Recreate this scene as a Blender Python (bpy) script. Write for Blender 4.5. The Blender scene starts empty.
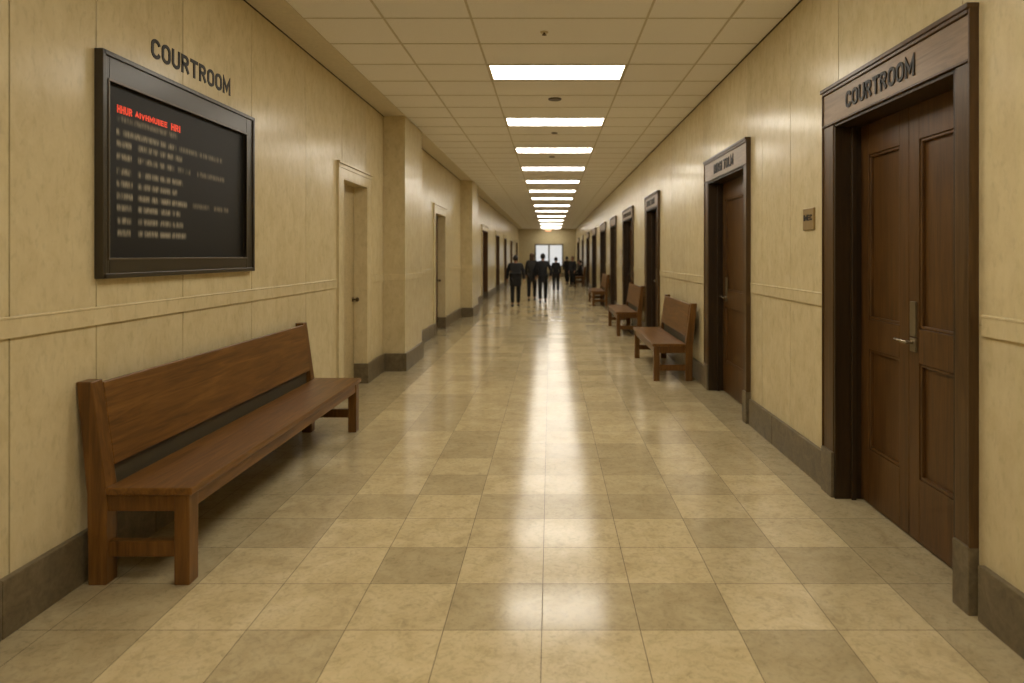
import bpy, bmesh, math, random
from mathutils import Vector, Matrix
random.seed(7)
SC = bpy.context.scene
COL = SC.collection
XL, XR, H, EYE, YEND, YBACK = -2.3, 1.9, 3.525, 1.6, 48.0, -3.6

# ------------------------------------------------------------------ materials
def srgb(r, g, b):
    f = lambda c: (c/255/12.92) if c/255 <= .04045 else ((c/255+.055)/1.055)**2.4
    return (f(r), f(g), f(b), 1)
class NT:
    def __init__(s, name):
        s.m = bpy.data.materials.new(name); s.m.use_nodes = True
        s.t = s.m.node_tree; s.b = s.t.nodes['Principled BSDF']
    def n(s, typ, **kw):
        nd = s.t.nodes.new(typ)
        for k, v in kw.items():
            if k in nd.inputs: nd.inputs[k].default_value = v
            else: setattr(nd, k, v)
        return nd
    def l(s, a, b): s.t.links.new(a, b)
    def coords(s, scale=(1, 1, 1)):
        tc = s.n('ShaderNodeTexCoord'); mp = s.n('ShaderNodeMapping'); mp.inputs['Scale'].default_value = scale
        s.l(tc.outputs['Object'], mp.inputs['Vector']); return mp.outputs['Vector']
    def noise(s, vec, scale, detail=6, rough=.6, dist=0):
        nd = s.n('ShaderNodeTexNoise', Scale=scale, Detail=detail, Roughness=rough, Distortion=dist)
        s.l(vec, nd.inputs['Vector']); return nd.outputs['Fac']
    def ramp(s, fac, stops):
        r = s.n('ShaderNodeValToRGB'); e = r.color_ramp.elements
        while len(e) < len(stops): e.new(.5)
        for i, (p, c) in enumerate(stops): e[i].position = p; e[i].color = c
        s.l(fac, r.inputs['Fac']); return r.outputs['Color']
    def mul(s, a, b, fac=1.0, mode='MULTIPLY'):
        m = s.n('ShaderNodeMix', data_type='RGBA', blend_type=mode); m.inputs[0].default_value = fac
        s.l(a, m.inputs[6]); s.l(b, m.inputs[7]); return m.outputs[2]
    def attr(s, name):
        a = s.n('ShaderNodeAttribute', attribute_name=name); return a.outputs['Color']
    def bump(s, h, strength, dist=.01):
        b = s.n('ShaderNodeBump', Strength=strength, Distance=dist); s.l(h, b.inputs['Height'])
        s.l(b.outputs['Normal'], s.b.inputs['Normal'])
    def set(s, **kw):
        for k, v in kw.items(): s.b.inputs[k.replace('_', ' ')].default_value = v
def g(v): return (v, v, v, 1)

def mat_stone_wall():
    t = NT('travertine_wall')
    a = t.noise(t.coords((1, 1, .6)), 9, 8, .68, .3); b = t.noise(t.coords((1, 1, .45)), 34, 5, .6, .3); c = t.noise(t.coords((1, 1, .3)), 1.6, 3, .5)
    base = t.ramp(a, [(.3, srgb(198, 182, 142)), (.5, srgb(208, 193, 153)), (.7, srgb(215, 201, 162))])
    veins = t.ramp(b, [(.32, g(.89)), (.47, g(1)), (.7, g(1.0))]); cl = t.ramp(c, [(.3, g(.96)), (.7, g(1))])
    t.l(t.mul(t.mul(t.mul(base, veins), cl), t.attr('tone')), t.b.inputs['Base Color'])
    st = t.noise(t.coords((1, 9, .5)), 3.0, 4, .55)
    t.set(Specular_IOR_Level=.27, Roughness=.23); t.bump(st, .12, .003); return t.m
def mat_floor():
    t = NT('polished_stone_tile'); v = t.coords((1, 1, 1))
    a = t.noise(v, 4.5, 8, .65, .8); b = t.noise(v, 38, 5, .65, .6); c = t.noise(v, 14, 6, .7, 1.5)
    base = t.ramp(a, [(.28, srgb(188, 170, 130)), (.5, srgb(204, 187, 146)), (.72, srgb(214, 198, 158))])
    sp = t.ramp(b, [(.3, g(.82)), (.5, g(1))]); sv = t.ramp(c, [(.36, g(.86)), (.5, g(1))])
    t.l(t.mul(t.mul(t.mul(base, sp), sv), t.attr('tone')), t.b.inputs['Base Color'])
    r = t.ramp(c, [(.3, g(.13)), (.7, g(.18))]); t.l(r, t.b.inputs['Roughness'])
    t.set(Specular_IOR_Level=.5); t.bump(a, .05, .004); return t.m
def mat_wood(name, dark, mid, light, axis='Z', rough=.34):
    t = NT(name); st = {'Y': (1, .07, 1), 'Z': (1, 1, .07), 'X': (.07, 1, 1)}[axis]
    v = t.coords(st); a = t.noise(v, 22, 6, .6, 1.2); b = t.noise(v, 90, 4, .6); c = t.noise(t.coords(), 2.0, 3)
    base = t.ramp(a, [(.28, dark), (.5, mid), (.75, light)])
    col = t.mul(t.mul(base, t.ramp(b, [(.3, g(.82)), (.6, g(1))])), t.ramp(c, [(.3, g(.85)), (.7, g(1))]))
    t.l(col, t.b.inputs['Base Color']); t.set(Roughness=rough, Specular_IOR_Level=.38); t.bump(b, .05, .002)
    return t.m
def mat_speckle(name, c0, c1, c2, rough=.4, scale=9):
    t = NT(name); v = t.coords(); a = t.noise(v, scale, 8, .7, .8); b = t.noise(v, scale*5, 4, .6)
    t.l(t.mul(t.ramp(a, [(.3, c0), (.5, c1), (.72, c2)]), t.ramp(b, [(.3, g(.78)), (.6, g(1))])), t.b.inputs['Base Color'])
    t.set(Roughness=rough); return t.m
def mat_plain(name, c, rough=.5, metal=0, var=.12, scale=30):
    t = NT(name); a = t.noise(t.coords(), scale, 4)
    base = t.ramp(a, [(.3, tuple(x*(1-var) for x in c[:3])+(1,)), (.7, c)])
    t.l(base, t.b.inputs['Base Color']); t.set(Roughness=rough, Metallic=metal); return t.m
def mat_emit(name, c, s, base=(.8, .8, .8, 1)):
    t = NT(name); t.set(Base_Color=base, Emission_Color=c, Emission_Strength=s, Roughness=.5); return t.m

M = {}
M['wall'] = mat_stone_wall()
M['floor'] = mat_floor()
M['grout'] = mat_plain('tile_grout', srgb(92, 76, 48), .7)
M['seam'] = mat_plain('panel_joint', srgb(56, 44, 26), .8)
M['bench'] = mat_wood('bench_oak', srgb(86, 56, 20), srgb(116, 78, 32), srgb(141, 99, 46), 'Y', .36)
M['gap_shade'] = mat_plain('bench_gap_shade', srgb(74, 66, 48), .5)  # grey that stands in for shade in the bench gap
M['bench_leg'] = mat_wood('bench_oak_upright', srgb(84, 55, 20), srgb(110, 74, 31), srgb(133, 93, 43), 'Z', .34)
M['door'] = mat_wood('door_walnut', srgb(72, 48, 20), srgb(90, 61, 28), srgb(104, 72, 35), 'Z', .36)
M['frame'] = mat_wood('frame_walnut', srgb(62, 43, 20), srgb(82, 59, 30), srgb(99, 74, 42), 'Z', .33)
M['jamb'] = mat_wood('jamb_walnut', srgb(40, 28, 13), srgb(54, 39, 20), srgb(64, 47, 25), 'Z', .4)
M['header'] = mat_wood('header_board', srgb(116, 95, 70), srgb(138, 115, 88), srgb(152, 128, 101), 'Y', .36)
M['base'] = mat_speckle('baseboard_stone', srgb(88, 78, 58), srgb(110, 98, 74), srgb(128, 115, 90), .38)
M['ceil'] = mat_speckle('acoustic_tile', srgb(243, 240, 235), srgb(246, 243, 239), srgb(248, 246, 242), .85, 40)
M['grid'] = mat_plain('ceiling_grid_paint', srgb(205, 196, 176), .6)
M['soffit'] = mat_plain('soffit_plaster', srgb(214, 204, 180), .7)
M['beige_door'] = mat_speckle('beige_door_paint', srgb(176, 159, 118), srgb(186, 168, 126), srgb(192, 175, 134), .5, 12)
M['beige_trim'] = mat_speckle('beige_door_trim', srgb(200, 183, 142), srgb(208, 192, 152), srgb(214, 199, 160), .38, 6)
M['rail'] = mat_speckle('stone_rail', srgb(202, 185, 144), srgb(210, 194, 154), srgb(216, 201, 162), .36, 6)
M['letter'] = mat_plain('black_lettering', srgb(17, 13, 9), .5)
M['bronze'] = mat_plain('dark_bronze', srgb(52, 45, 33), .3, .0)
M['bead'] = mat_plain('bronze_bead', srgb(84, 74, 58), .3, .3)
M['screen'] = mat_plain('screen_glass', srgb(15, 14, 11), .5)
M['red'] = mat_emit('red_led_text', srgb(235, 70, 40), .75, srgb(120, 30, 20))
def mat_soft_text(name, c, amt):
    """out-of-focus row of display text: soft-edged strip broken up along its length"""
    t = NT(name); sp = t.n('ShaderNodeSeparateColor'); t.l(t.attr('tone'), sp.inputs[0])
    def m(op, a, b=None, c_=None):
        nd = t.n('ShaderNodeMath', operation=op)
        for i, x in enumerate((a, b, c_)):
            if x is None: continue
            if isinstance(x, (int, float)): nd.inputs[i].default_value = x
            else: t.l(x, nd.inputs[i])
        return nd.outputs[0]
    def hump(x, k):     # 0 at both ends, 1 in the middle
        return m('MINIMUM', m('MULTIPLY', m('MULTIPLY', x, m('SUBTRACT', 1.0, x)), k), 1.0)
    v = m('POWER', m('MULTIPLY', m('MULTIPLY', sp.outputs[1], m('SUBTRACT', 1.0, sp.outputs[1])), 4.0), 2.2)
    u = hump(sp.outputs[0], 22.0)
    n1 = t.n('ShaderNodeTexNoise', Scale=1.0, Detail=2.0); t.l(t.coords((1, 26, 4)), n1.inputs['Vector'])
    n2 = t.n('ShaderNodeTexNoise', Scale=1.0, Detail=2.0); t.l(t.coords((1, 75, 20)), n2.inputs['Vector'])
    br = t.ramp(n1.outputs['Fac'], [(.36, g(.12)), (.5, g(1))]); br2 = t.ramp(n2.outputs['Fac'], [(.35, g(.45)), (.6, g(1))])
    k = m('MULTIPLY', m('MULTIPLY', u, v), m('MULTIPLY', br, br2))
    mx = t.n('ShaderNodeMix', data_type='RGBA'); t.l(k, mx.inputs[0]); mx.inputs[6].default_value = srgb(15, 14, 11); mx.inputs[7].default_value = c
    t.l(mx.outputs[2], t.b.inputs['Base Color']); t.set(Roughness=.5, Specular_IOR_Level=.3, Emission_Color=c); t.l(m('MULTIPLY', k, amt), t.b.inputs['Emission Strength'])
    return t.m
M['grey'] = mat_soft_text('blurred_grey_text', srgb(118, 108, 86), .42)
M['dim'] = mat_soft_text('blurred_dim_text', srgb(104, 96, 78), .18)
M['screen'].node_tree.nodes['Principled BSDF'].inputs['Specular IOR Level'].default_value = .3
M['steel'] = mat_plain('brushed_steel', srgb(190, 180, 160), .25, .9)
M['plate'] = mat_plain('dull_bronze_plate', srgb(140, 128, 102), .32, .7)
M['plaque'] = mat_plain('bronze_plaque', srgb(150, 126, 78), .35, .25)
M['lamp'] = mat_emit('light_diffuser', srgb(255, 247, 232), 14.5)
M['lampframe'] = mat_plain('light_trim', srgb(205, 190, 155), .5)
M['exit'] = mat_emit('glowing_sign', srgb(255, 170, 110), 1.6)
M['sprinkler'] = mat_plain('dark_brass', srgb(84, 66, 36), .4, .4)
M['skin'] = mat_plain('skin', srgb(150, 108, 82), .55)
M['coat'] = mat_plain('black_wool', srgb(22, 21, 22), .85)
M['navy'] = mat_plain('navy_wool', srgb(24, 25, 32), .85)
M['char'] = mat_plain('charcoal_cloth', srgb(34, 32, 31), .85)
M['trouser'] = mat_plain('dark_trousers', srgb(20, 19, 19), .85)
M['hair'] = mat_plain('dark_hair', srgb(26, 20, 15), .6)
M['brown_hair'] = mat_plain('brown_hair', srgb(70, 44, 24), .6)
M['shoe'] = mat_plain('black_leather', srgb(14, 13, 12), .4)
M['eye'] = mat_plain('eye', srgb(40, 32, 26), .2)
M['lip'] = mat_plain('lip', srgb(128, 78, 66), .5)
M['winframe'] = mat_plain('window_frame_paint', srgb(92, 82, 62), .5)
def mat_glass():
    t = NT('window_glass'); tr = t.n('ShaderNodeBsdfTransparent'); gl = t.n('ShaderNodeBsdfGlossy', Roughness=.03)
    mx = t.n('ShaderNodeMixShader'); mx.inputs[0].default_value = .07
    t.l(tr.outputs[0], mx.inputs[1]); t.l(gl.outputs[0], mx.inputs[2])
    t.l(mx.outputs[0], t.t.nodes['Material Output'].inputs['Surface']); return t.m
M['glass'] = mat_glass()

# ------------------------------------------------------------------ mesh helpers
def box_into(bm, a, b):
    x0, x1 = sorted((a[0], b[0])); y0, y1 = sorted((a[1], b[1])); z0, z1 = sorted((a[2], b[2]))
    v = [bm.verts.new(p) for p in ((x0,y0,z0),(x1,y0,z0),(x1,y1,z0),(x0,y1,z0),(x0,y0,z1),(x1,y0,z1),(x1,y1,z1),(x0,y1,z1))]
    return [bm.faces.new([v[i] for i in f]) for f in ((0,3,2,1),(4,5,6,7),(0,1,5,4),(1,2,6,5),(2,3,7,6),(3,0,4,7))]
class MB:
    def __init__(s): s.bm = bmesh.new(); s.tone = s.bm.loops.layers.float_color.new('tone')
    def paint(s, faces, tone):
        for f in faces:
            for lp in f.loops: lp[s.tone] = (tone, tone, tone, 1)
        return faces
    def box(s, a, b, tone=1.0, mi=0):
        fs = box_into(s.bm, a, b); s.paint(fs, tone)
        for f in fs: f.material_index = mi
        return s
    def prism(s, pts, y0, y1):
        """pts: (x,z) outline, extruded along y"""
        a = [s.bm.verts.new((x, y0, z)) for x, z in pts]; b = [s.bm.verts.new((x, y1, z)) for x, z in pts]
        fs = [s.bm.faces.new(a[::-1]), s.bm.faces.new(b)]
        for i in range(len(pts)):
            j = (i+1) % len(pts); fs.append(s.bm.faces.new((a[i], a[j], b[j], b[i])))
        s.paint(fs, 1.0); return s
    def tube(s, p, q, r0, r1=None, n=14):
        r1 = r0 if r1 is None else r1; p, q = Vector(p), Vector(q); d = q-p
        m = Matrix.Translation((p+q)/2) @ d.to_track_quat('Z', 'Y').to_matrix().to_4x4()
        r = bmesh.ops.create_cone(s.bm, cap_ends=True, segments=n, radius1=r0, radius2=r1, depth=d.length, matrix=m)
        for v in r['verts']:
            for f in v.link_faces: f.smooth = len(f.verts) == 4
        return s
    def ball(s, c, r, n=16):
        m = Matrix.Translation(c) @ Matrix.Diagonal((*r, 1))
        rr = bmesh.ops.create_uvsphere(s.bm, u_segments=n, v_segments=n*2//3, radius=1, matrix=m)
        for v in rr['verts']:
            for f in v.link_faces: f.smooth = True
        return s
    def build(s, name, mats, parent=None, bevel=0, origin=None, seg=2):
        bmesh.ops.recalc_face_normals(s.bm, faces=s.bm.faces)
        off = Vector(origin) if origin is not None else (world_loc(parent) if parent else Vector((0, 0, 0)))
        bmesh.ops.translate(s.bm, verts=s.bm.verts, vec=-off)
        me = bpy.data.meshes.new(name); s.bm.to_mesh(me); s.bm.free()
        for m in (mats if isinstance(mats, (list, tuple)) else [mats]): me.materials.append(m)
        o = bpy.data.objects.new(name, me); COL.objects.link(o)
        if parent: o.parent = parent
        if origin is not None:
            o.location = off - (world_loc(parent) if parent else Vector((0, 0, 0)))
        if bevel:
            md = o.modifiers.new('Bevel', 'BEVEL'); md.width = bevel; md.segments = seg; md.limit_method = 'ANGLE'
        return o
def world_loc(o):
    v = Vector((0, 0, 0))
    while o: v += o.location; o = o.parent
    return v
def empty(name, loc, label=None, cat=None, group=None, kind=None):
    o = bpy.data.objects.new(name, None); COL.objects.link(o); o.location = loc; o.empty_display_size = .1
    return tag(o, label, cat, group, kind)
def tag(o, label=None, cat=None, group=None, kind=None):
    for k, v in (('label', label), ('category', cat), ('group', group), ('kind', kind)):
        if v: o[k] = v
    return o
def struct(o): o['kind'] = 'structure'; return o
def copy_tree(o, parent=None):
    c = o.copy(); COL.objects.link(c)
    if parent: c.parent = parent
    for ch in list(o.children): copy_tree(ch, c)
    return c
def arc(cx, cy, rx, ry, a0, a1, n=8):
    return [(cx+rx*math.cos(math.radians(a0+(a1-a0)*i/n)), cy+ry*math.sin(math.radians(a0+(a1-a0)*i/n))) for i in range(n+1)]
RING = [(.29, 0)] + arc(.29, .30, .29, .30, -90, 0)[1:] + arc(.29, .70, .29, .30, 0, 180, 14) + arc(.29, .30, .29, .30, 180, 270)
GLYPH = {
 'C': [arc(.29, .70, .29, .30, 20, 180, 12) + arc(.29, .30, .29, .30, 180, 340, 12)], 'O': [RING],
 'U': [[(0, 1.0)] + arc(.28, .28, .28, .28, 180, 360, 12) + [(.56, 1.0)]],
 'R': [[(0, 0), (0, 1), (.30, 1)] + arc(.30, .76, .22, .24, 90, -90, 10)[1:] + [(0, .52)], [(.27, .52), (.56, 0)]],
 'T': [[(0, 1), (.58, 1)], [(.29, 1), (.29, 0)]], 'M': [[(0, 0), (0, 1), (.36, .25), (.72, 1), (.72, 0)]],
 'D': [[(0, 0), (0, 1), (.22, 1)] + arc(.22, .66, .32, .34, 90, 0, 6)[1:] + arc(.22, .34, .32, .34, 0, -90, 6) + [(0, 0)]],
 'I': [[(0, 0), (0, 1)]], 'L': [[(0, 1), (0, 0), (.46, 0)]], 'E': [[(.48, 1), (0, 1), (0, 0), (.48, 0)], [(0, .52), (.42, .52)]],
 'G': [arc(.29, .70, .29, .30, 20, 180, 12) + arc(.29, .30, .29, .30, 180, 360, 12) + [(.58, .46), (.32, .46)]],
 'K': [[(0, 0), (0, 1)], [(.5, 1), (.02, .42)], [(.16, .58), (.54, 0)]], 'H': [[(0, 0), (0, 1)], [(.54, 0), (.54, 1)], [(0, .52), (.54, .52)]],
 'A': [[(0, 0), (.3, 1), (.6, 0)], [(.12, .34), (.48, .34)]], 'V': [[(0, 1), (.3, 0), (.6, 1)]], '.': [[(0, 0), (0, .1)]], ':': [[(0, .12), (0, .22)], [(0, .62), (0, .72)]]}
def text_mesh(s, width, height, depth, bold=0.0):
    """bmesh of block capitals built from strokes, lower-left at 0, fitted to width/height"""
    bm = bmesh.new(); x = 0; tw = .093 + bold
    for ch in s:
        if ch == ' ': x += .42; continue
        wmax = 0
        for li, pl in enumerate(GLYPH[ch]):
            n = len(pl); closed = n > 3 and (Vector(pl[0])-Vector(pl[-1])).length < 1e-4
            P = [Vector((px*(1.0), py*(1-2*tw)+tw)) for px, py in pl]
            if closed: P = P[:-1]; n -= 1
            Ls, Rs = [], []
            for i, p in enumerate(P):
                a = P[i-1] if (i > 0 or closed) else None; b = P[(i+1) % n] if (i < n-1 or closed) else None
                d0 = (p-a).normalized() if a is not None else None; d1 = (b-p).normalized() if b is not None else None
                if d0 is None: d0 = d1
                if d1 is None: d1 = d0
                n0, n1 = Vector((-d0.y, d0.x)), Vector((-d1.y, d1.x)); m = n0+n1
                m = m.normalized() if m.length > .2 else n1
                k = tw/max(.45, m.dot(n1)); q = p.copy()
                if not closed and i == 0: q = p - d1*(tw if abs(d1.y) > .9 or abs(d1.x) > .9 else tw*.4) if n == 2 or ch in 'UMLECGRD' else q
                if not closed and i == n-1: q = p + d0*(tw if abs(d0.y) > .9 or abs(d0.x) > .9 else tw*.4) if n == 2 or ch in 'UMLECGRD' else q
                Ls.append(q+m*k); Rs.append(q-m*k)
            z0, z1 = -depth/2, depth/2 + li*depth*.06
            V4 = [[bm.verts.new((x+v.x, v.y, z)) for v in arr] for arr in (Ls, Rs) for z in (z0, z1)]
            l0, l1, q0, q1 = V4
            for i in range(n if closed else n-1):
                j = (i+1) % n
                for f in ((l1[i], q1[i], q1[j], l1[j]), (l0[i], l0[j], q0[j], q0[i]), (l0[i], l1[i], l1[j], l0[j]), (q0[i], q0[j], q1[j], q1[i])): bm.faces.new(f)
            if not closed:
                bm.faces.new((l0[0], q0[0], q1[0], l1[0])); bm.faces.new((l0[-1], l1[-1], q1[-1], q0[-1]))
            wmax = max(wmax, max(v.x for v in P))
        x += wmax + 2*tw + .13
    xs = [v.co.x for v in bm.verts]; ys = [v.co.y for v in bm.verts]
    sx, sy, x0, y0 = width/(max(xs)-min(xs)), height/(max(ys)-min(ys)), min(xs), min(ys)
    for v in bm.verts: v.co = Vector(((v.co.x-x0)*sx, (v.co.y-y0)*sy, v.co.z))
    return bm
def wall_text(s, side, xface, ya, yb, zc, height, name, m, parent=None, depth=.006, bold=0.0, origin=None):
    """letters on a side wall reading left to right for a viewer in the corridor; ya = y of text left end, yb = right end"""
    bm = text_mesh(s, abs(yb-ya), height, depth, bold=bold)
    sgn = 1 if yb > ya else -1
    for v in bm.verts:
        x, y, z = v.co; v.co = Vector((xface + (z+depth*.45)*(1 if side < 0 else -1), ya+sgn*x, zc-height/2+y))
    mb = MB.__new__(MB); mb.bm = bm
    return mb.build(name, m, parent, origin=origin)

# wall-local frame: d = distance out of the wall into the corridor
def wx(side, d): return (XL + d) if side < 0 else (XR - d)

# ------------------------------------------------------------------ openings
RD = [  # right doors: opening y0, y1
 (3.00, 4.29), (6.28, 7.70), (11.36, 12.62), (14.85, 16.60), (18.65, 20.05), (22.15, 24.1), (26.7, 28.8), (31.4, 33.3), (36.7, 38.0), (42.0, 44.6)]
LD = [(7.2, 8.14), (13.0, 14.20), (22.0, 23.9), (27.5, 29.4), (32.4, 34.2), (37.6, 39.5), (43.6, 45.8)]
PIER = [(8.98, 10.15), (16.75, 18.05)]
OT_R, OT_L, CAS = 2.46, 2.45, .15     # opening tops, casing width

# ------------------------------------------------------------------ floor
fl = MB()
fl.box((XL-.3, YBACK-.3, -.12), (XR+.3, YEND+.3, -.0015), .55, 1)
TX, TY, X0, Y0 = .42, .392, -.035, 2.777-.392
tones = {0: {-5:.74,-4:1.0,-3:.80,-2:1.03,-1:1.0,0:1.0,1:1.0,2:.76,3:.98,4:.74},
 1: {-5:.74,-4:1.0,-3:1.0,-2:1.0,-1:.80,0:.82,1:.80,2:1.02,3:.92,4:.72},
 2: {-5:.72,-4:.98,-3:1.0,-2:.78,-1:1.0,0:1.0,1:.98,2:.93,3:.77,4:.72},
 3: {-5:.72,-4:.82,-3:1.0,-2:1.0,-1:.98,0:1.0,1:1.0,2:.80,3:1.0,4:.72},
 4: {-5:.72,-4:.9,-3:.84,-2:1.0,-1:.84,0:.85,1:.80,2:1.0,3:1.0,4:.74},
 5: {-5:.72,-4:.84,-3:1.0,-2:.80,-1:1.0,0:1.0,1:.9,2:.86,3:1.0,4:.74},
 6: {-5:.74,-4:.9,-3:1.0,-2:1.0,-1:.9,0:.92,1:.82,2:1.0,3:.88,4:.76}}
r0 = int(math.floor((YBACK-.3-Y0)/TY)); r1 = int(math.ceil((YEND-Y0)/TY))
cols = [(-6, XL-.25, X0-5*TX)] + [(c, X0+c*TX, X0+(c+1)*TX) for c in range(-5, 4)] + [(4, X0+4*TX, X0+5*TX), (5, X0+5*TX, XR+.28)]
gp = .0016
for r in range(r0, r1):
    for c, a, b in cols:
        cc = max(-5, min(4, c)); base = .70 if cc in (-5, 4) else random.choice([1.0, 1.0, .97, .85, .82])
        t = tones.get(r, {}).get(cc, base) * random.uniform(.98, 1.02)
        y0, y1 = Y0+r*TY+gp, Y0+(r+1)*TY-gp
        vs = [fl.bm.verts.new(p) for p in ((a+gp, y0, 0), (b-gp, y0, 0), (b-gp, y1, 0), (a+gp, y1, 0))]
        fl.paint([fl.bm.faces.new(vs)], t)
struct(fl.build('floor', [M['floor'], M['grout']]))

# ------------------------------------------------------------------ ceiling
ce = MB(); ce.box((XL-.3, YBACK-.3, H), (XR+.3, YEND+.3, H+.15))
ceil = struct(ce.build('ceiling', M['ceil']))
gr = MB(); RP = .638; cx = [-1.352, -.64, .788, 1.464]; Y1 = 6.565
for x in cx: gr.box((x-.009, YBACK, H-.004), (x+.009, YEND, H+.01))
k = int((YBACK-Y1)/RP)
while Y1+k*RP < YEND:
    y = Y1+k*RP; gr.box((-2.0, y-.008, H-.004), (XR, y+.008, H+.01)); k += 1
gr.build('ceiling_grid', M['grid'], ceil)
so = MB(); so.box((XL, YBACK, H-.008), (-2.0, YEND, H+.02)); struct(so.build('trim_1', M['soffit']))
cr = MB(); cr.box((XR-.008, YBACK, H-.010), (XR, YEND, H)); struct(cr.build('trim_2', M['seam']))
cr = MB()
edges = [YBACK] + [e for p in PIER for e in p] + [YEND]
for i in range(0, len(edges), 2): cr.box((XL, edges[i], H-.016), (XL+.008, edges[i+1], H-.008))
struct(cr.build('trim_3', M['seam']))

# ------------------------------------------------------------------ walls
def wall_side(side, doors, seams, top_open, cas):
    w = MB(); G = .0034
    spans = []; y = YBACK
    for a, b in doors: spans.append((y, a)); y = b
    spans.append((y, YEND+.3))
    def solid(a, b, z0, z1): w.box((wx(side, -.006), a, z0), (wx(side, -.4), b, z1), .5, 1)
    def panel(a, b, z0, z1):
        w.box((wx(side, 0), a+G, z0+.001), (wx(side, -.0075), b-G, z1-.001), random.uniform(.95, 1.03))
    for a, b in spans:
        solid(a, b, -.1, H+.05)
        cuts = [a] + [s for s in seams if a+.12 < s < b-.12] + [b]
        for p, q in zip(cuts, cuts[1:]):
            panel(p, q, 0, 1.29); panel(p, q, 1.29, H)
    for a, b in doors:
        solid(a, b, top_open, H+.05)
        panel(a, b, top_open, H)
        w.box((wx(side, -.3), a, -.1), (wx(side, -.4), b, H), .5, 1)   # closes the recess behind the door
    return w
seamsR = [.4, 1.5, 2.55, 5.14, 6.13-.3, 8.11, 9.14, 10.2, 13.7] + [17.6, 21.1, 25.4, 30.1, 34.4, 35.6, 39.2, 40.5, 46]
seamsL = [.3, 1.2, 2.0, 2.77, 3.30, 4.08, 5.02, 6.136, 11.4, 15.4, 19.2, 20.4, 25.2, 26.3, 30.9, 36, 41, 47]
struct(wall_side(1, RD, seamsR, OT_R, CAS).build('wall_right', [M['wall'], M['seam']], bevel=.0012, seg=1))
wl = wall_side(-1, LD, seamsL, OT_L, CAS)
for a, b in PIER:
    wl.box((XL-.05, a, 0), (-2.0, b, H), .94)
struct(wl.build('wall_left', [M['wall'], M['seam']], bevel=.0012, seg=1))
we = MB()
WX0, WX1, WZ0, WZ1 = -1.08, .93, .78, 2.36
we.box((XL-.4, YEND, -.1), (WX0, YEND+.25, H+.05), .72).box((WX1, YEND, -.1), (XR+.4, YEND+.25, H+.05), .72)
we.box((WX0, YEND, -.1), (WX1, YEND+.25, WZ0), .6).box((WX0, YEND, WZ1), (WX1, YEND+.25, H+.05), .72)
struct(we.build('wall_end', M['wall']))
wb = MB(); wb.box((XL-.4, YBACK-.2, -.1), (XR+.4, YBACK, H+.05)); struct(wb.build('wall_back', M['wall']))
# window in the end wall
wf = MB(); mid = (WX0+WX1)/2
for a, b in (((WX0-.05, WZ0-.06), (WX0+.05, WZ1+.06)), ((WX1-.05, WZ0-.06), (WX1+.05, WZ1+.06)), ((mid-.06, WZ0), (mid+.06, WZ1)),
             ((WX0, WZ1-.04), (WX1, WZ1+.06)), ((WX0, WZ0-.06), (WX1, WZ0+.04))):
    wf.box((a[0], YEND-.03, a[1]), (b[0], YEND+.1, b[1]))
win = struct(wf.build('window_1', M['winframe'], bevel=.006))
for a, b in ((WX0, mid), (mid, WX1)):
    MB().box((a+.05, YEND+.03, WZ0+.04), (b-.05, YEND+.036, WZ1-.04)).build('pane', M['glass'], win)

# rails and baseboards between the door casings
def runs(doors, cas, extra=()):
    out = []; y = YBACK
    for a, b in doors: out.append((y, a-cas)); y = b+cas
    out.append((y, YEND)); return out
def cut_by(runs_, piers):
    res = []
    for a, b in runs_:
        cur = a
        for p, q in piers:
            if a < p < b or a < q < b: res.append((cur, p)); cur = q
        res.append((cur, b))
    return [(a, b) for a, b in res if b-a > .02]
def rail_base(side, rr, piers, n):
    rl = MB(); bb = MB()
    def strip(mb, d, a, b, z0, z1, d0=0, gap=0):
        mb.box((wx(side, d0-.003), a, z0), (wx(side, d), b, z1))
    for a, b in rr:
        strip(rl, .013, a, b, 1.245, 1.33); strip(rl, .016, a, b, 1.326, 1.338)
        y = a
        while y < b-.01:
            e = min(b, y+1.05) if b-(y+1.05) > .25 else b
            strip(bb, .03, y+.0015, e-.0015, 0, .245); y = e
    for p, q in piers:   # wrap the piers
        for mb, t, z0, z1 in ((rl, .006, 1.25, 1.335), (bb, .025, 0, .245)):
            mb.box((XL+.01, p-t, z0), (-2.0+t, q+t, z1))
    struct(rl.build('trim_%d' % n, M['wall'], bevel=.003))
    struct(bb.build('baseboard_%s' % ('left' if side < 0 else 'right'), M['base'], bevel=.005))
rail_base(1, runs(RD, CAS), [], 4)
rail_base(-1, cut_by(runs(LD, .2), PIER), PIER, 5)
eb = MB()
eb.box((XL+.03, YEND-.03, 0), (XR-.03, YEND, .3)); struct(eb.build('baseboard_end', M['base'], bevel=.005))

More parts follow.
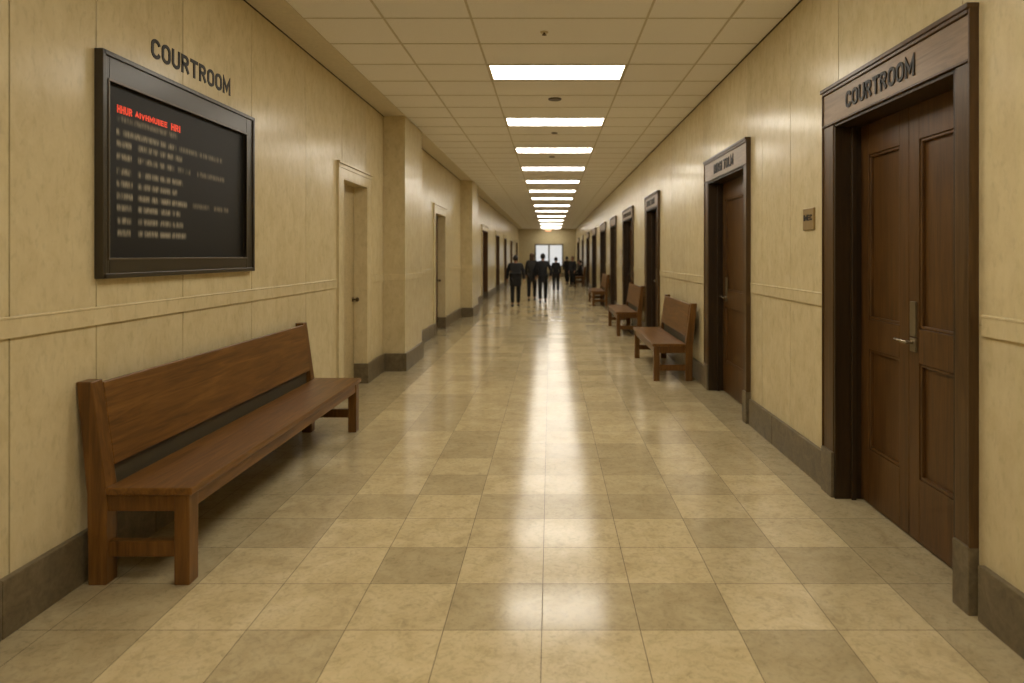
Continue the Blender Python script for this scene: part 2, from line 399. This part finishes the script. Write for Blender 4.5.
# ------------------------------------------------------------------ doors
def panel_leaf(side, door, y0, y1, top, dface, mleaf, handle_y=None, lever_dir=1, plate=True):
    """one leaf with two raised-frame panels; dface is the leaf's face (negative = recessed)"""
    st = .10; zr = [(0.012, .36), (1.00, 1.19), (top-.20, top)]
    lf = MB()
    B = lambda mb, a, b, d0, d1, z0, z1: mb.box((wx(side, d0), a, z0), (wx(side, d1), b, z1))
    B(lf, y0, y0+st, dface-.045, dface, .012, top); B(lf, y1-st, y1, dface-.045, dface, .012, top)
    for z0, z1 in zr: B(lf, y0+st, y1-st, dface-.045, dface, z0, z1)
    leaf = lf.build('door_leaf', mleaf, door, bevel=.003)
    for z0, z1 in ((.36, 1.00), (1.19, top-.20)):
        pm = MB()
        a, b = y0+st, y1-st
        B(pm, a-.002, b+.002, dface-.04, dface-.024, z0-.002, z1+.002)
        # bolection moulding round the panel
        for q in ((a, a+.018, z0, z1), (b-.018, b, z0, z1)): B(pm, q[0], q[1], dface-.03, dface-.006, q[2], q[3])
        B(pm, a, b, dface-.03, dface-.006, z0, z0+.018); B(pm, a, b, dface-.03, dface-.006, z1-.018, z1)
        pm.build('door_panel', mleaf, leaf, bevel=.004)
    if handle_y is not None:
        h = MB()
        h.box((wx(side, dface-.002), handle_y-.028, 1.145), (wx(side, dface+.012), handle_y+.028, 1.34))
        h.box((wx(side, dface-.002), handle_y-.028, 1.06), (wx(side, dface+.012), handle_y+.028, 1.135))
        h.build('handle_plate', M['plate'], leaf, bevel=.002); h = MB(); zl = 1.112
        h.tube((wx(side, dface), handle_y, zl), (wx(side, dface+.055), handle_y, zl), .011)
        h.tube((wx(side, dface+.05), handle_y-.01*lever_dir, zl), (wx(side, dface+.052), handle_y+.115*lever_dir, zl+.006), .010, .008)
        h.build('door_handle', M['steel'], leaf, bevel=.002)
    return leaf
def wood_door(n, y0, y1, text, double=False, detail=True, cap=None, tspan=None):
    side = 1; top = OT_R; pr = .035
    d = empty('door_%d' % n, (wx(side, 0), (y0+y1)/2, 0), kind='structure')
    B = lambda mb, a, b, d0, d1, z0, z1: mb.box((wx(side, d0), a, z0), (wx(side, d1), b, z1))
    yn, yf = y0-.105, y1+CAS
    fr = MB()
    for a, b in ((yn, y0), (y1, yf)):
        B(fr, a, b, -.01, pr, .3, top)
        # outer back-band
    B(fr, yn-.012, yn, -.01, pr+.008, .3, top+.26); B(fr, yf, yf+.012, -.01, pr+.008, .3, top+.26)
    B(fr, yn, yf, -.01, pr+.012, top+.215, top+.235); B(fr, yn-.014, yf+.014, -.01, pr+.02, top+.235, top+.26)
    B(fr, yn, yf, -.01, pr+.010, top, top+.014)
    fr.build('door_casing', M['frame'], d, bevel=.003)
    jb = MB()
    B(jb, y0-.002, y0+.02, -.22, .03, .3, top); B(jb, y1-.02, y1+.002, -.22, .03, .0, top)
    B(jb, y0, y1, -.22, .03, top-.02, top+.002)
    B(jb, y1-.045, y1-.02, -.10, -.07, .0, top-.02); B(jb, y0-.002, y0+.02, -.22, .028, 0, .3)
    jb.build('door_jamb', M['jamb'], d, bevel=.003)
    pl = MB()
    for a, b in ((yn-.012, y0), (y1, yf+.012)): B(pl, a, b, -.01, pr+.012, 0, .3)
    pl.build('plinth_block', M['base'], d, bevel=.004)
    hd = MB(); B(hd, yn, yf, -.01, pr, top+.014, top+.215)
    hdr = hd.build('header_board', M['header'], d, bevel=.002)
    if text:
        a, b = tspan
        wall_text(text, side, wx(side, pr), a, b, top+.014+.105, cap or .115, 'lettering', M['letter'], hdr, bold=.0)
    df = -.14
    if double:
        m = 3.70
        panel_leaf(side, d, y0+.02, m-.002, top-.02, df, M['door'], m-.056, 1)
        panel_leaf(side, d, m+.002, y1-.02, top-.02, df, M['door'])
    else:
        panel_leaf(side, d, y0+.02, y1-.02, top-.02, df, M['door'], y1-.19 , 1)
    return d
wood_door(1, *RD[0], 'COURTROOM', True, tspan=(4.10, 3.326))
wood_door(2, *RD[1], 'DIRGI TOLM', tspan=(7.40, 6.62), cap=.12)
wood_door(3, *RD[2], 'KIOOE DOM', tspan=(12.55, 11.62), cap=.12)
wood_door(4, *RD[3], 'COURTROOM', tspan=(16.5, 15.0), cap=.11)
for i in range(4, len(RD)): wood_door(i+1, *RD[i], None)

def plain_door(n, y0, y1, mleaf, mjamb):
    side = -1; top = OT_L; cs = .18
    d = empty('door_%d' % n, (wx(side, 0), (y0+y1)/2, 0), kind='structure')
    B = lambda mb, a, b, d0, d1, z0, z1: mb.box((wx(side, d0), a, z0), (wx(side, d1), b, z1))
    fr = MB()
    for a, b in ((y0-cs, y0), (y1, y1+cs)): B(fr, a, b, -.01, .022, 0 if n == 11 and a < y0 else .245, top+.01)
    B(fr, y0-cs, y1+cs, -.01, .022, top, top+.15); B(fr, y0-cs-.012, y1+cs+.012, -.01, .04, top+.15, top+.175)
    B(fr, y0-cs-.012, y0-cs, -.01, .03, .245, top+.15); B(fr, y1+cs, y1+cs+.012, -.01, .026, .245, top+.15)
    B(fr, y0-cs+.02, y1+cs-.02, .01, .03, top+.105, top+.125)
    fr.build('door_casing', M['wall'], d, bevel=.003)
    jb = MB()
    B(jb, y0-.002, y0+.012, -.22, .02, 0, top); B(jb, y1-.012, y1+.002, -.22, .02, .245, top); B(jb, y0, y1, -.22, .02, top-.012, top+.002)
    jb.build('door_jamb', mjamb, d, bevel=.002)
    pl = MB(); B(pl, y1-.03, y1+cs+.012, -.15, .035, 0, .245); B(pl, y0-cs-.012, y0+.01, -.14, .032, 0, .245)
    pl.build('plinth_block', M['base'], d, bevel=.004)
    lf = MB(); B(lf, y0+.012, y1-.012, -.19, -.145, .01, top-.014)
    leaf = lf.build('door_leaf', mleaf, d, bevel=.003)
    kb = MB(); ky = y1-.075
    kb.tube((wx(side, -.146), ky, 1.05), (wx(side, -.138), ky, 1.05), .03); kb.tube((wx(side, -.14), ky, 1.05), (wx(side, -.095), ky, 1.05), .012)
    kb.ball((wx(side, -.088), ky, 1.05), (.022, .028, .028))
    kb.build('door_knob', M['sprinkler'], leaf)
for i, (a, b) in enumerate(LD):
    plain_door(11+i, a, b, M['beige_door'] if i == 0 else M['door'], M['wall'] if i < 2 else M['door'])

# ------------------------------------------------------------------ wall signs
wall_text('COURTROOM', -1, XL, 3.753, 4.68, 2.806, .128, 'wall_lettering', M['letter'], depth=.004, bold=.0, origin=(XL, 4.22, 2.74))
tag(bpy.data.objects['wall_lettering'], 'black COURTROOM lettering on the left wall above the display board', 'sign')

bd = empty('display_board', (XL, 4.14, 1.48), 'large black framed display board with red heading on the left wall', 'notice board')
fy0, fy1, fz0, fz1 = 3.29, 4.97, 1.485, 2.64
Bl = lambda mb, a, b, d0, d1, z0, z1: mb.box((XL+d0, a, z0), (XL+d1, b, z1))
f = MB(); iy0, iy1, iz0, iz1 = fy0+.055, fy1-.115, fz0+.10, fz1-.145
Bl(f, fy0, iy0, 0, .036, fz0, fz1); Bl(f, iy1, fy1, 0, .036, fz0, fz1); Bl(f, iy0, iy1, 0, .036, fz0, iz0); Bl(f, iy0, iy1, 0, .036, iz1, fz1)
for q in ((fy0-.006, fy0+.02, fz0-.006, fz1+.006), (fy1-.02, fy1+.006, fz0-.006, fz1+.006), (fy0, fy1, fz0-.006, fz0+.02), (fy0, fy1, fz1-.02, fz1+.006)):
    Bl(f, q[0], q[1], 0, .046, q[2], q[3])
fo = f.build('frame', M['bronze'], bd, bevel=.003)
bead = MB()
for q in ((iy0-.012, iy0, iz0, iz1), (iy1, iy1+.012, iz0, iz1), (iy0-.012, iy1+.012, iz0-.012, iz0), (iy0-.012, iy1+.012, iz1, iz1+.012)):
    Bl(bead, q[0], q[1], .02, .041, q[2], q[3])
bead.build('bead', M['bead'], fo, bevel=.002)
s = MB(); Bl(s, iy0-.005, iy1+.005, .004, .012, iz0-.005, iz1+.005); scr = s.build('screen', M['screen'], bd)
XS = XL+.012
def U(px): return 651*2.288/(550-px)
def Zs(py): return EYE + (255-py)*3.41/651
for tx, a, b in (('HHUR', 117, 132), ('AIVHMUIIEE', 135, 167), ('HRI', 171, 180)):
    wall_text(tx, -1, XS, U(a), U(b), Zs(107), .042, 'heading_text', M['red'], scr, depth=.002, bold=.02)
rows = [(116.5, [(117, 177, 'THE IURNHHET HIE GENILE', 'dim')]),
 (130.4, [(117, 120, 'A', 'grey'), (123, 176, 'TH IE HAT VE NHEML', 'grey'), (179, 222, 'IE TIUL  IH HE', 'dim')]),
 (142, [(117, 131, 'B HIE', 'grey'), (138, 182, 'THE HNHERHMI', 'grey')]),
 (155, [(117, 131, 'E TIE', 'grey'), (138, 174, 'THE TINLAIE', 'grey'), (178, 190, 'IIEC', 'dim'), (197, 224, 'THE.IUHE', 'dim')]),
 (170, [(117, 131, 'E THE', 'grey'), (138, 183, 'HE T TEHUHLIE', 'grey')]),
 (182.5, [(117, 132, 'I HUE', 'grey'), (138, 177, 'HNE LHIENI', 'grey')]),
 (195, [(117, 132, 'E HIE', 'grey'), (138, 187, 'TEHIUNT LHHMI', 'grey'), (192, 209, 'TIIIL', 'dim'), (214, 228, 'HE IL', 'dim')]),
 (207, [(117, 131, 'T HIE', 'grey'), (138, 180, 'HHNI LAIUIE', 'grey')]),
 (220, [(117, 131, 'E HT', 'grey'), (138, 183, 'HA TEHETLIIL', 'grey')]),
 (232.6, [(117, 130, 'H HE', 'grey'), (138, 186, 'LHATT IENHE', 'grey')])]
for py, segs in rows:
    for a, b, tx, mm in segs:
        ya, yb, zc, hh = U(a), U(b), Zs(py), .028
        tb = MB(); vs = [tb.bm.verts.new((XS+.0012, y, z)) for y, z in ((ya-.008, zc-hh), (yb+.008, zc-hh), (yb+.008, zc+hh), (ya-.008, zc+hh))]
        fc = tb.bm.faces.new(vs); L_ = (yb-ya+.04)/(2*hh)
        for lp, (u, v) in zip(fc.loops, ((0, 0), (1, 0), (1, 1), (0, 1))): lp[tb.tone] = (u, v, min(1, L_/20), 1)
        tb.build('text_line', M[mm], scr)

def plaque(yc, zc, w, h, label, txt):
    p = empty('door_plaque', (XR, yc, zc), label, 'plaque')
    mb = MB(); mb.box((XR+.004, yc-w/2, zc-h/2), (XR-.014, yc+w/2, zc+h/2)); pl = mb.build('plate', M['plaque'], p, bevel=.004)
    if txt: wall_text(txt, 1, XR-.014, yc+w*.38, yc-w*.38, zc+h*.08, h*.3, 'lettering', M['letter'], p, depth=.003, bold=.0)
plaque(4.76, 1.862, .20, .16, 'small bronze door plaque with dark lettering beside the nearest courtroom door', 'IMEC')
plaque(17.3, 1.66, .6, .2, 'small pale plaque farther along the right wall between two doors', None)

# ------------------------------------------------------------------ benches
def make_bench(name, L):
    """bench in local coords: x out of the wall (0 = wall), y along, front end at y=0"""
    r = empty(name, (0, 0, 0))
    P = lambda mb, n, m, bv=.005: mb.build(n, m, r, bevel=bv)
    lw = .085
    post = [(.062, 0), (.15, 0), (.152, .44), (.076, .985), (.003, .985), (.056, .44)]
    for y in (0, L-lw):
        P(MB().prism(post, y, y+lw), 'back_post', M['bench_leg'])
        P(MB().box((.478, y, 0), (.552, y+lw, .442)), 'leg', M['bench_leg'])
        P(MB().box((.14, y+.012, .355), (.49, y+lw-.012, .442)), 'end_apron', M['bench_leg'], .003)
        P(MB().box((.145, y+.02, .13), (.482, y+lw-.02, .205)), 'stretcher', M['bench_leg'], .003)
    P(MB().box((.525, lw-.005, .36), (.545, L-lw+.005, .442)), 'front_apron', M['bench'], .003)
    P(MB().box((.155, lw-.005, .37), (.175, L-lw+.005, .442)), 'rear_apron', M['bench'], .003)
    P(MB().box((.151, -.012, .44), (.57, L+.012, .476)), 'seat', M['bench'], .006)
    P(MB().box((.085, lw-.005, .43), (.105, L-lw+.005, .60)), 'gap_shade_strip', M['gap_shade'], .003)  # added dark strip: paints the shade between seat and backrest
    # leaning backrest board
    t = math.atan2(.07, .545); n = Vector((math.cos(t), 0, math.sin(t))); up = Vector((-math.sin(t), 0, math.cos(t)))
    c = Vector((.136, 0, .56)); a = c - n*.034; hh = .415
    pts = [(a.x, a.z), (c.x, c.z), ((c+up*hh).x, (c+up*hh).z), ((a+up*hh).x, (a+up*hh).z)]
    P(MB().prism(pts, lw-.004, L-lw+.004), 'backrest', M['bench'], .005)
    return r
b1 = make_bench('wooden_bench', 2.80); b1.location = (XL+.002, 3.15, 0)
tag(b1, 'long brown wooden bench against the left wall under the display board', 'bench')
proto = make_bench('wooden_bench', 1.92)
blabs = ['short brown wooden bench on the right, nearest to the viewer, just past the second door',
         'short brown wooden bench on the right wall, second one from the viewer',
         'short brown wooden bench on the right wall, third one from the viewer',
         'dark wooden bench at the far right with a seated person on it']
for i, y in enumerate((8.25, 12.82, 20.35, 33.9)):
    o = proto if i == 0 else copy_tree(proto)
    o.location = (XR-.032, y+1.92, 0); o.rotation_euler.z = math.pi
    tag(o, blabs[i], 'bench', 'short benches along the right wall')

# ------------------------------------------------------------------ ceiling lights
ly = [Y1+RP*q for q in (-14, -12, -8, -4, 0, 4, 8, 12, 16, 20, 24, 29, 34, 40, 46, 52, 58, 63)]
ords = ['nearest', 'second', 'third', 'fourth', 'fifth', 'sixth', 'seventh', 'eighth', 'ninth', 'tenth', 'eleventh', 'twelfth', 'thirteenth', 'farthest']
lp = None
for i, y in enumerate(ly):
    if lp is None:
        lp = empty('ceiling_light', (.073, 0, H)); x0, x1, w = -.64+.009, .788-.009, RP-.016
        fr = MB()
        for a, b in (((x0, .008), (x1, .03)), ((x0, w-.09), (x1, w-.068)), ((x0, .008), (x0+.022, w-.07)), ((x1-.022, .008), (x1, w-.07))):
            fr.box((a[0], a[1], H-.008), (b[0], b[1], H))
        fr.build('trim_frame', M['lampframe'], lp)
        MB().box((x0+.02, .028, H-.006), (x1-.02, w-.085, H)).build('diffuser', M['lamp'], lp); o = lp
    else: o = copy_tree(lp)
    o.location = (.073, y, H)
    j = i-4
    if j < 0: tag(o, 'glowing ceiling light panel behind or above the viewer', 'ceiling light', 'ceiling light panels')
    else: tag(o, 'glowing rectangular ceiling light panel, %s from the viewer in its row' % ords[j] if j not in (0, 13) else
              'glowing rectangular ceiling light panel %s' % ('nearest to the viewer' if j == 0 else 'farthest from the viewer'), 'ceiling light', 'ceiling light panels')

sp = empty('sprinkler', (-.05, 5.62, H), 'tiny dark sprinkler head in the ceiling before the nearest light panel', 'sprinkler')
MB().tube((-.05, 5.62, H), (-.05, 5.62, H-.006), .035).build('escutcheon', M['lampframe'], sp)
MB().tube((-.05, 5.62, H), (-.05, 5.62, H-.022), .008).tube((-.05, 5.62, H-.018), (-.05, 5.62, H-.026), .012, .022).build('deflector', M['sprinkler'], sp)
for (x, y, r, lb) in ((.06, 8.03, .085, 'first'), (.07, 10.25, .05, 'second'), (.04, 12.75, .06, 'third')):
    mb = MB().tube((x, y, H+.001), (x, y, H-.012), r, r*.9, 24)
    o = mb.build('smoke_detector', M['sprinkler'], origin=(x, y, H))
    tag(o, {'first': 'flat dark disc detector in ceiling between the nearest and second light panels',
            'second': 'flat dark disc detector in ceiling between the second and third light panels',
            'third': 'flat dark disc detector in ceiling between the third and fourth light panels'}[lb], 'smoke detector', 'ceiling detectors')
ex = empty('exit_sign', (-.12, 45.5, H), 'small glowing orange sign hung from the ceiling at the far end', 'sign')
MB().box((-.14, 45.48, H-.12), (-.10, 45.52, H)).build('hanger', M['sprinkler'], ex)
MB().box((-.31, 45.46, H-.26), (.07, 45.54, H-.10)).build('sign_body', M['exit'], ex, bevel=.01)

# ------------------------------------------------------------------ people
def skin_mesh(verts, edges, radii, sub=1, extra=None, voxel=None, root=0):
    me = bpy.data.meshes.new('sk'); me.from_pydata([tuple(v) for v in verts], edges, []); me.update()
    o = bpy.data.objects.new('sk', me); COL.objects.link(o)
    md = o.modifiers.new('Skin', 'SKIN'); md.use_smooth_shade = True
    for i, r in enumerate(radii):
        sv = me.skin_vertices[0].data[i]; sv.radius = r if isinstance(r, tuple) else (r, r); sv.use_root = (i == root)
    sb = o.modifiers.new('Sub', 'SUBSURF'); sb.levels = sub; sb.render_levels = sub
    bpy.context.view_layer.update()
    ev = bpy.data.meshes.new_from_object(o.evaluated_get(bpy.context.evaluated_depsgraph_get()))
    bpy.data.objects.remove(o); bpy.data.meshes.remove(me)
    if extra or voxel:
        bm = bmesh.new(); bm.from_mesh(ev)
        if extra:
            mb = MB.__new__(MB); mb.bm = bm; extra(mb)
        bm.to_mesh(ev); bm.free()
    if voxel:
        o = bpy.data.objects.new('rm', ev); COL.objects.link(o)
        rm = o.modifiers.new('R', 'REMESH'); rm.mode = 'VOXEL'; rm.voxel_size = voxel; rm.use_smooth_shade = True
        sm = o.modifiers.new('S', 'SMOOTH'); sm.iterations = 2; sm.factor = .4
        bpy.context.view_layer.update()
        e2 = bpy.data.meshes.new_from_object(o.evaluated_get(bpy.context.evaluated_depsgraph_get()))
        bpy.data.objects.remove(o); bpy.data.meshes.remove(ev); ev = e2
    for p in ev.polygons: p.use_smooth = True
    return ev
def person(loc, rz, height, label, coat, stride=.2, hem=.72, hair='hair', seated=False, long_hair=False, elbow=.0, wide=1.0):
    k = height/1.70
    root = empty('person', loc, label, 'person'); root.rotation_euler.z = rz; root.scale = (k, k, k)
    def part(name, me, m):
        me.materials.clear(); me.materials.append(m); me.name = name
        o = bpy.data.objects.new(name, me); COL.objects.link(o); o.parent = root; return o
    V = Vector
    zp = .93 if not seated else .585
    up = zp-.93
    hipz = zp-.02
    L = {}
    for s, sg in (('r', 1), ('l', -1)):
        w = stride*sg
        if not seated:
            L[s] = [V((.09*sg, 0, hipz)), V((.098*sg, w*.62+.03, .50)), V((.095*sg, w*1.05-.03, .085 + (.02 if w < 0 else 0))), V((.105*sg, w*1.05+.12, .032))]
        else:
            L[s] = [V((.09*sg, 0, hipz)), V((.12*sg, .42, .55)), V((.11*sg, .40, .085)), V((.12*sg, .54, .032))]
        sh = V((.175*sg*wide, 0, 1.39+up)); 
        if seated: el, wr = V((.23*sg, .10, 1.13+up)), V((.12*sg, .30, .60+.05))
        else: el, wr = V(((.235+elbow)*sg*wide, -.03-w*.35, 1.13)), V(((.24+elbow*.4)*sg*wide, .06-w*.75, .90))
        L[s+'a'] = [sh, el, wr]
    spine = [V((0, 0, zp)), V((0, -.01, zp+.17)), V((0, -.015, zp+.36)), V((0, -.01, zp+.47)), V((0, .005, zp+.555))]
    head = V((0, .02, zp+.665))
    verts, edges, rad = [], [], []
    def add(v, r, frm=None):
        verts.append(v); rad.append(r); i = len(verts)-1
        if frm is not None: edges.append((frm, i))
        return i
    ids = [add(spine[0], (.135, .10))]
    for v, r in zip(spine[1:], ((.125, .09), (.14, .10), (.075, .07), (.052, .055))): ids.append(add(v, r, ids[-1]))
    add(head, .05, ids[-1])
    for s, sg in (('r', 1), ('l', -1)):
        h = add(L[s][0], .088, ids[0]); kn = add(L[s][1], .056, h); an = add(L[s][2], .036, kn); add(L[s][3], .03, an)
        a = L[s+'a']; sh = add(a[0], .052, ids[2]); e = add(a[1], .040, sh); wr = add(a[2], .027, e)
        d = (a[2]-a[1]).normalized(); palm = a[2]+d*.07; pm = add(palm, (.022, .034), wr)
        q = V((0, 1, 0)) if abs(d.y) < .8 else V((1, 0, 0))
        q = (q - d*q.dot(d)).normalized(); inn = V((-sg, 0, 0))
        for j, (o, ln) in enumerate(((.028, .066), (.010, .075), (-.009, .07), (-.026, .054))):
            b0 = add(palm+q*o+d*.012, .010, pm); b1 = add(palm+q*o+d*(.012+ln*.55)+inn*.006, .0085, b0)
            add(palm+q*o+d*(.012+ln)+inn*.024, .0075, b1)
        t0 = add(a[2]+d*.035+q*.034, .0115, wr); add(a[2]+d*.072+q*.055+inn*.012, .009, t0)
    def hd(mb):
        mb.ball(head+V((0, 0, .0)), (.076, .096, .112), 20); mb.ball(head+V((0, .035, -.06)), (.052, .058, .055))
        mb.ball(head+V((0, .098, -.018)), (.014, .022, .024)); mb.ball(head+V((0, .088, .006)), (.010, .018, .03))
        for sg in (1, -1): mb.ball(head+V((.078*sg, -.008, -.012)), (.010, .022, .033))
    part('body', skin_mesh(verts, edges, rad, 1, hd, .0075), M['skin'])
    def ballpart(name, balls, m, n=14):
        mb = MB(); [mb.ball(c, r, n) for c, r in balls]; bmesh.ops.recalc_face_normals(mb.bm, faces=mb.bm.faces)
        me = bpy.data.meshes.new(name); mb.bm.to_mesh(me); mb.bm.free(); return part(name, me, m)
    for sg in (1, -1): ballpart('eye', [(head+V((.031*sg, .084, .008)), (.012, .008, .008))], M['eye'])
    ballpart('mouth', [(head+V((0, .088, -.058)), (.024, .008, .008))], M['lip'])
    # hair: cap that leaves the face free
    mb = MB(); mb.ball(head+V((0, -.006, .012)), (.087, .105, .116), 24)
    cut = [v for v in mb.bm.verts if (v.co-head).y > .035 and (v.co-head).z < .065 or (v.co-head).z < -.055]
    bmesh.ops.delete(mb.bm, geom=cut, context='VERTS')
    if long_hair: mb.ball(head+V((0, -.055, -.09)), (.085, .05, .15), 20)
    me = bpy.data.meshes.new('hair'); mb.bm.to_mesh(me); mb.bm.free()
    ho = part('hair', me, M[hair]); so_ = ho.modifiers.new('T', 'SOLIDIFY'); so_.thickness = .006
    # coat
    verts, edges, rad = [], [], []
    c0 = add(V((0, -.01 if not seated else 0, zp)), (.185*wide, .145))
    if not seated: add(V((0, -.01, max(hem, .66)+.0)), (.20*wide, .16), c0)
    c1 = add(V((0, -.01, zp+.17)), (.165*wide, .13), c0); c2 = add(V((0, -.015, zp+.36)), (.175*wide, .13), c1); c3 = add(V((0, -.005, zp+.49)), (.085, .078), c2)
    for s in 'rl':
        a = L[s+'a']; i = add(a[0], .075, c2); e = add(a[1], .060, i); add(a[1].lerp(a[2], .93), .046, e)
    part('coat', skin_mesh(verts, edges, rad, 2), M[coat])
    verts, edges, rad = [], [], []
    h0 = add(V((0, 0, zp+.03)), (.15, .115))
    for s in 'rl':
        i = add(L[s][0], .105, h0); j = add(L[s][1], .076, i); add(L[s][2]+V((0, 0, .02)), .062, j)
    part('trousers', skin_mesh(verts, edges, rad, 2), M['trouser'])
    for s in 'rl':
        an, to = L[s][2], L[s][3]; c = an.lerp(to, .45)
        vv = [V((an.x, an.y-.035, .045)), V((c.x, c.y, .045)), V((to.x, to.y+.03, .036))]
        part('shoe', skin_mesh(vv, [(0, 1), (1, 2)], [(.045, .042), (.048, .042), (.042, .032)], 2), M['shoe'])
    return root
person((-1.07, 20.2, 0), 0.05, 1.58, 'person in a broad black coat walking at the left of the group', 'coat', .12, .66, wide=1.16)
person((-.64, 22.9, 0), -.05, 1.66, 'person with brown hair in a dark coat walking just left of centre', 'char', .14, .66, hair='brown_hair', long_hair=True, wide=.86)
person((-.24, 21.9, 0), .03, 1.64, 'person in a navy coat with elbows out walking before the window', 'navy', .14, .70, elbow=.07, wide=.95)
person((.25, 27.4, 0), 0.0, 1.50, 'slim small dark figure walking alone right of centre, beyond the others', 'coat', .12, .70, wide=.84)
person((1.13, 32.5, 0), 2.4, 1.52, 'person with brown hair in navy standing by the farthest right bench', 'navy', .05, .66, hair='brown_hair')
person((.93, 35.6, 0), .6, 1.5, 'person in black standing behind the one in navy, farthest group at right', 'coat', .05, .66)
person((1.615, 34.9, 0), math.pi/2, 1.66, 'person in black seated on the farthest right bench', 'coat', seated=True)

# ------------------------------------------------------------------ world, camera
w = bpy.data.worlds.new('World'); SC.world = w; w.use_nodes = True
bg = w.node_tree.nodes['Background']; bg.inputs[0].default_value = (1, 1, .98, 1); bg.inputs[1].default_value = .8
cam = bpy.data.cameras.new('Camera'); co = bpy.data.objects.new('Camera', cam); COL.objects.link(co)
co.location = (0, 0, EYE); co.rotation_euler = (math.pi/2, 0, 0)
cam.sensor_width = 36; cam.lens = 651/1024*36; cam.shift_x = -38/1024; cam.shift_y = -86.5/1024
cam.clip_start = .05; cam.clip_end = 200
cam.dof.use_dof = True; cam.dof.focus_distance = 4.2; cam.dof.aperture_fstop = 1.7
SC.camera = co
SC.view_settings.view_transform = 'Standard'; SC.view_settings.look = 'None'; SC.view_settings.exposure = 0; SC.view_settings.gamma = 1.0
SC.cycles.use_denoising = True; SC.cycles.max_bounces = 10; SC.cycles.diffuse_bounces = 6; SC.cycles.glossy_bounces = 5
SC.cycles.sample_clamp_indirect = 8
